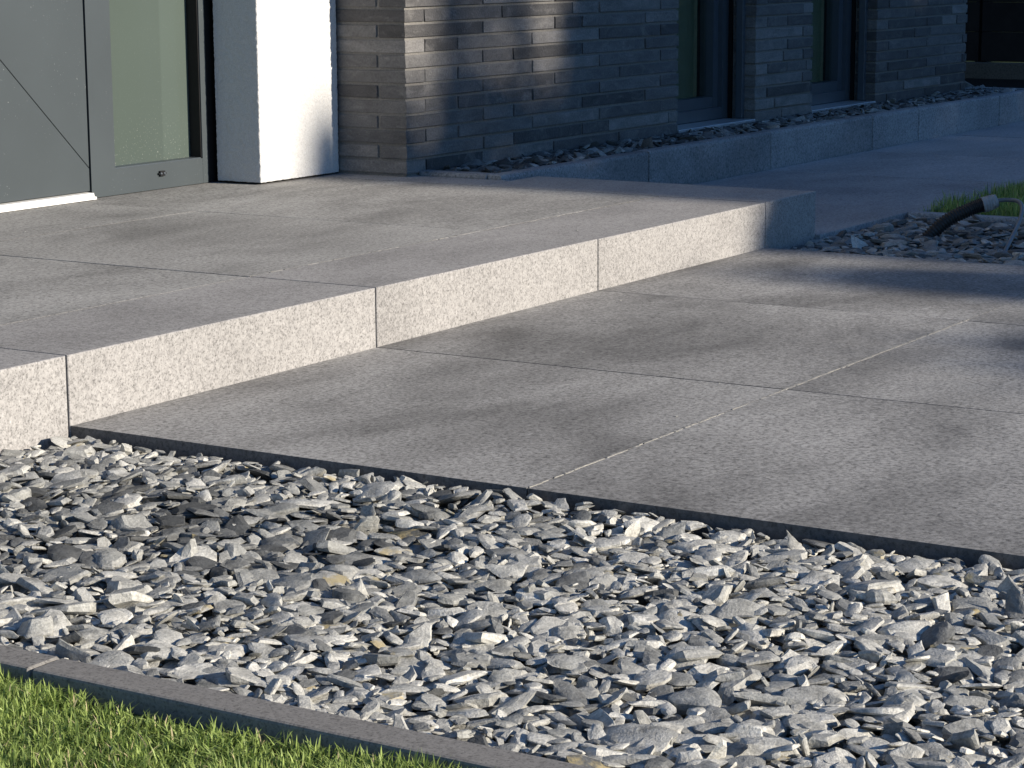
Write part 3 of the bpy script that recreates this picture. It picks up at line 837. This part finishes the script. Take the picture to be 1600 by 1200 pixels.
# ------------------------------------------------------------------ beyond the frame: what casts the shade
def sunpos(u, t): p = EU*u+SH*t; return Vector((p.x, p.y, -.14))
def top_h(v, t): return (v+math.sin(SUN_EL)*t)/math.cos(SUN_EL)+.14
def crown_mesh(name, h, r, z0, n, size, mat, seed, power=1.0, blunt=.03, dense=1.5):
    rng = np.random.default_rng(seed)
    t = 1-rng.random(n)**.62; m_ = n//2; t[:m_] = 1-rng.random(m_)**.7*(dense/(h-z0)); zz = z0+(h-z0)*t
    R = r*((1-t)**power)*(1-.0)+blunt
    a = rng.uniform(0, 6.283, n)
    lump = 1+.16*vnoise(np.stack([np.cos(a)*3, np.sin(a)*3, zz*1.6], 1), seed)+.10*vnoise(np.stack([np.cos(a)*8, np.sin(a)*8, zz*5], 1), seed+1)
    rr_ = R*np.sqrt(rng.uniform(.25, 1, n))*lump
    C = np.stack([np.cos(a)*rr_, np.sin(a)*rr_, zz], 1)
    d = rng.normal(size=(n, 3)); d[:, 2] += .8; d /= np.linalg.norm(d, axis=1)[:, None]
    e = np.cross(d, rng.normal(size=(n, 3))); e /= np.linalg.norm(e, axis=1)[:, None]
    sz = size*rng.uniform(.6, 1.3, n)[:, None]; sz[:m_] *= .7
    V = np.stack([C-d*sz*.6, C+e*sz*.32, C+d*sz, C-e*sz*.32], 1)
    F = np.arange(n*4).reshape(n, 4)
    tt = np.clip(rng.normal(.5, .25, n), 0, 1)
    return npmesh(name, V.reshape(-1, 3), F, mat, False, {'tint': ('FLOAT', np.repeat(tt, 4))})
TD = 21.0
NTH = ['first', 'second', 'third', 'fourth', 'fifth', 'sixth', 'seventh', 'eighth', 'ninth', 'tenth', 'eleventh', 'twelfth', 'last']
TREES = [  # u, v of the tip, crown radius, taper, look
    (1.5, -.57, 2.2, .6, 'round-topped conifer'), (2.46, -.26, 1.4, .6, 'slender conifer'),
    (3.27, .66, .9, .75, 'thin pointed conifer'), (3.78, .54, 2.0, .55, 'broad conifer'), (3.80, 1.45, 1.15, .5, 'thin-crowned conifer')]
TREES += [(4.85+1.15*q, 1.7+.35*math.sin(q*2.1), 1.7, .55, 'tall dense conifer') for q in range(8)]
TREES = [(u, v, r, pw, '%s, %s of the garden row outside the frame' % (lk, NTH[q])) for q, (u, v, r, pw, lk) in enumerate(TREES)]
for i, (u, v, r, pw, lab) in enumerate(TREES):
    t = TD+.4*math.sin(i*2.3); p = sunpos(u, t); h = top_h(v, t)
    tr = empty('conifer_tree', p); tag(tr, lab, 'tree', 'conifers in the garden opposite the house')
    link('crown', crown_mesh('conifer_crown', h, r, .35, 7000 if i < 4 else 1000 if i == 4 else 15000, .16, MAT['needle'], 50+i, pw, (.25, .08, .05, .30)[i] if i < 4 else .05, 1.4 if i < 5 else 3.4), tr)
    tube('trunk', [(0, 0, 0), (.02, .01, h*.4), (0, 0, h*.8)], [.09, .06, .02], MAT['bark'], tr, 8)
# hedge at the garden's far side
hg = empty('hedge', (17, -9, -.14)); tag(hg, 'tall clipped green hedge along the garden outside the frame', 'hedge')
rng = np.random.default_rng(77); n = 15000
C = np.stack([rng.uniform(-.6, .6, n), rng.uniform(-11, 8, n), 2.6*rng.random(n)**.8], 1); C[:, 0] += .12*vnoise(C*2, 5)
d = rng.normal(size=(n, 3)); d /= np.linalg.norm(d, axis=1)[:, None]; e = np.cross(d, rng.normal(size=(n, 3))); e /= np.linalg.norm(e, axis=1)[:, None]
V = np.stack([C-d*.08, C+e*.05, C+d*.1, C-e*.05], 1)
link('foliage', npmesh('hedge_foliage', V.reshape(-1, 3), np.arange(n*4).reshape(n, 4), MAT['hedge'], False, {'tint': ('FLOAT', np.repeat(rng.random(n), 4))}), hg)
for k in range(10): tube('stem', [(0, -10+k*1.9, 0), (.05, -10+k*1.9, 2.0)], [.04, .02], MAT['bark'], hg, 6)
